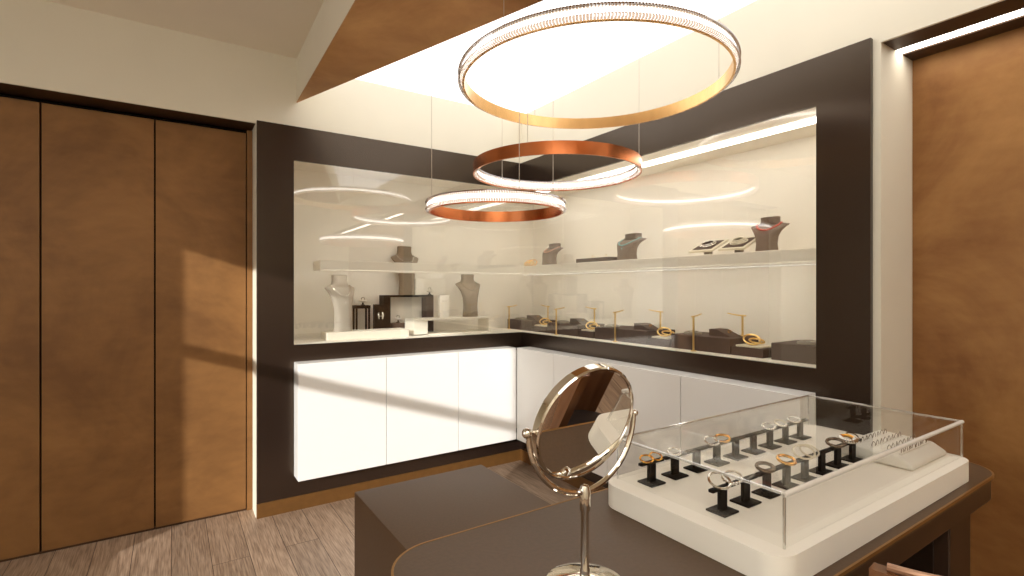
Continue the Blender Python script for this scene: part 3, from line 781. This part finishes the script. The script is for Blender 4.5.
for i, (y0, y1) in enumerate(TALL):
    W = where[i]
    b = BM(); box(b, 2.49, 2.76, y0, y1, ZC, ZC+TH, .002, 1)
    tag(obj('display_block', b, M['brown_box'], smooth=0), 'taller brown display block %s' % W, 'display block', 'brown display blocks on the right showcase floor')
    if i < 4:
        b = BM(); box(b, 2.49, 2.70, STEP[i][0], STEP[i][1], ZC, ZC+.046, .002, 1)
        tag(obj('display_step', b, M['brown_box'], smooth=0), 'low brown display step beside the taller block %s' % W, 'display block', 'low brown steps on the right showcase floor')
        b = BM(); box(b, 2.50, 2.63, STEP[i][0]+.02, STEP[i][1]-.02, ZC+.0465, ZC+.056, .002, 1)
        tag(obj('bangle_plate', b, M['plate'], smooth=0), 'small ivory plate on the low step %s' % W, 'plate', 'ivory plates on the low steps')
        for q in range(2):
            bangle('bangle', '%s gold bangle on the plate %s' % (['leaning', 'flat'][q], W), (2.555+.012*q, (STEP[i][0]+STEP[i][1])/2+.01-.02*q, ZC+.0565+.008*q), .040-.004*q, .0048, M['gold_stand'], .62-.36*q, -.8+.3*q, 0, 'bracelet', 'gold bangles on the ivory plates')
        # wedge ring display
        t = thing('ring_wedge', 'small dark wedge ring display on the taller block %s' % W, 'ring display', (2.62, y0+.10, ZC+TH+.0005), 0, 'dark ring wedges on the brown blocks')
        b = BM(); extrude_profile(b, [(-.095, 0), (.045, 0), (.045, .038), (-.005, .038)], 'y', 0, .1)
        bmesh.ops.rotate(b, verts=b.verts, cent=(0, 0, 0), matrix=Matrix.Rotation(PI/2, 3, 'Z'))
        bmesh.ops.translate(b, verts=b.verts, vec=(.05, .04, 0))
        obj('wedge', b, M['brown_box'], t, smooth=0)
        b = BM(); tube(b, [(0, -.012+.009*math.cos(2*PI*q/20), .028+.009*math.sin(2*PI*q/20)) for q in range(20)], .0014, 6, True); obj('ring', b, M['gold'], t)
        tstand('thin gold T stand before the taller block %s' % W, (2.458, FT[i], ZC), .2, .195, .10)
        tstand('thin gold T stand on top of the taller block %s' % W, (2.69, BT[i], ZC+TH+.0005), PI/2+.1, .115, .09)
    t = thing('bracelet_disc', 'flat round taupe disc on the taller block %s' % W, 'bracelet display', (2.575, y1-.09 if i < 4 else y1-.14, ZC+TH+.0005), 0, 'flat discs on the brown blocks')
    b = BM(); lathe(b, [(0, 0), (.05, 0), (.052, .004), (.05, .012), (.042, .014), (0, .014)], 36); obj('disc', b, M['grey'], t)
    b = BM(); tube(b, torus_pts((0, 0, .016), .034, 0, 0, 30), .0022, 6, True); obj('bracelet', b, M['silver'], t)

# ---------------------------------------------------------------- right case upper shelf, remaining pieces
b = BM(); box(b, 2.54, 2.68, 2.60, 2.96, ZS, ZS+.034, .002, 1)
tag(obj('flat_box', b, M['brown_box'], smooth=0), 'flat taupe display box on the upper shelf left of the turquoise bust', 'display box')
for q, y in enumerate((2.84, 2.70)):
    t = thing('finger_ring', '%s tiny ring standing on the flat taupe box on the upper shelf' % ['left-hand', 'right-hand'][q], 'ring', (2.60, y, ZS+.0345), 0, 'rings on the flat taupe box')
    b = BM(); tube(b, [(0, .009*math.cos(2*PI*k/20), .010+.009*math.sin(2*PI*k/20)) for k in range(20)], .0012, 6, True); obj('ring_band', b, M['gold_stand'], t)
    b = BM(); bmesh.ops.create_icosphere(b, subdivisions=1, radius=.004, matrix=Matrix.Translation((0, 0, .022))); obj('stone', b, M['silver'], t, smooth=0)
for q in range(4):
    bangle('bangle', '%s gold bangle from the right, in the row left of the small rose-necklace bust' % ['first', 'second', 'third', 'fourth'][q],
           (2.56+.012*q, 3.60+.05*(q-1.5)*.8, ZS+.0005), .034, .0032, M['gold_stand'] if q % 2 else M['gold'], .95-.3*(q % 2), -.9+.5*(q % 2), 0, 'bracelet', 'row of gold bangles on the upper shelf')
b = BM()
for q in range(22): ball(b, (2.56+.004*math.sin(q*1.1), 2.19-.0075*q, ZS+.004), .004, 8)
tag(obj('bead_bracelet', b, M['dark_silver']), 'short dark bead bracelet laid straight on the upper shelf', 'bracelet')
for q, (y, lab) in enumerate(((1.86, 'left-hand'), (1.665, 'right-hand'))):
    t = thing('bracelet_tray', '%s tilted square bracelet tray on the upper shelf' % lab, 'bracelet tray', (2.60, y, ZS), 0, 'tilted square trays on the upper shelf')
    b = BM(); box(b, -.012, .018, -.018, .018, 0, .048); obj('foot', b, M['grey'], t, smooth=0)
    TT = Matrix.Translation((.005, 0, .058)) @ Matrix.Rotation(math.radians(-24), 4, 'Y')
    b = BM(); box(b, -.085, .085, -.08, .08, -.006, .006, .002, 1); bmesh.ops.transform(b, matrix=TT, verts=b.verts); obj('plate', b, M['plate'], t, smooth=0)
    b = BM(); box(b, -.067, .067, -.062, .062, .0062, .0085); bmesh.ops.transform(b, matrix=TT, verts=b.verts); obj('inlay', b, M['brown_box'], t, smooth=0)
    tb2 = thing('bangle', 'gold and pale bangle on the %s tilted square tray' % lab, 'bracelet', (2.60, y, ZS+.055), 0, 'bangles on the tilted trays')
    b = BM()
    for k in range(2+q):
        tube(b, [TT @ Vector(((.042-.006*k)*math.cos(2*PI*j/30), (.046-.008*k)*math.sin(2*PI*j/30), .0125+.007*k)) for j in range(30)], .0042, 8, True)
    bmesh.ops.translate(b, verts=b.verts, vec=(0, 0, -.055)); obj('hoops', b, M['plate'] if q else M['silver'], tb2)

# ---------------------------------------------------------------- light
sd = bpy.data.lights.new('sun', 'SUN'); sd.energy = 2.6; sd.angle = math.radians(.55); sd.color = (1.0, .98, .94)
so = bpy.data.objects.new('sun', sd); COL.objects.link(so)
d = Vector((1.0, 1/1.5, -.328)); so.rotation_euler = d.to_track_quat('-Z', 'Y').to_euler()
wd = bpy.data.worlds.new('sky'); SC.world = wd; wd.use_nodes = True
nt = wd.node_tree; nt.nodes.clear()
bg = nt.nodes.new('ShaderNodeBackground'); wo = nt.nodes.new('ShaderNodeOutputWorld')
bg.inputs[0].default_value = (.97, .98, .96, 1); bg.inputs[1].default_value = 1.5
nt.links.new(bg.outputs[0], wo.inputs[0])

# ---------------------------------------------------------------- camera
cd = bpy.data.cameras.new('camera'); cd.sensor_width = 36; cd.lens = 36*513.64/1024; cd.clip_start = .02; cd.clip_end = 60
cd.shift_y = .72/1024
co = bpy.data.objects.new('camera', cd); COL.objects.link(co)
co.location = (0, 0, 1.4); co.rotation_euler = (PI/2, 0, -.5854)
SC.camera = co
SC.view_settings.view_transform = 'Standard'; SC.view_settings.look = 'None'
SC.view_settings.exposure = 0.84; SC.view_settings.gamma = 1.0; SC.view_settings.use_curve_mapping = False
SC.cycles.transparent_max_bounces = 32; SC.cycles.max_bounces = 10; SC.cycles.diffuse_bounces = 5; SC.cycles.glossy_bounces = 6
SC.cycles.sample_clamp_indirect = 6.0
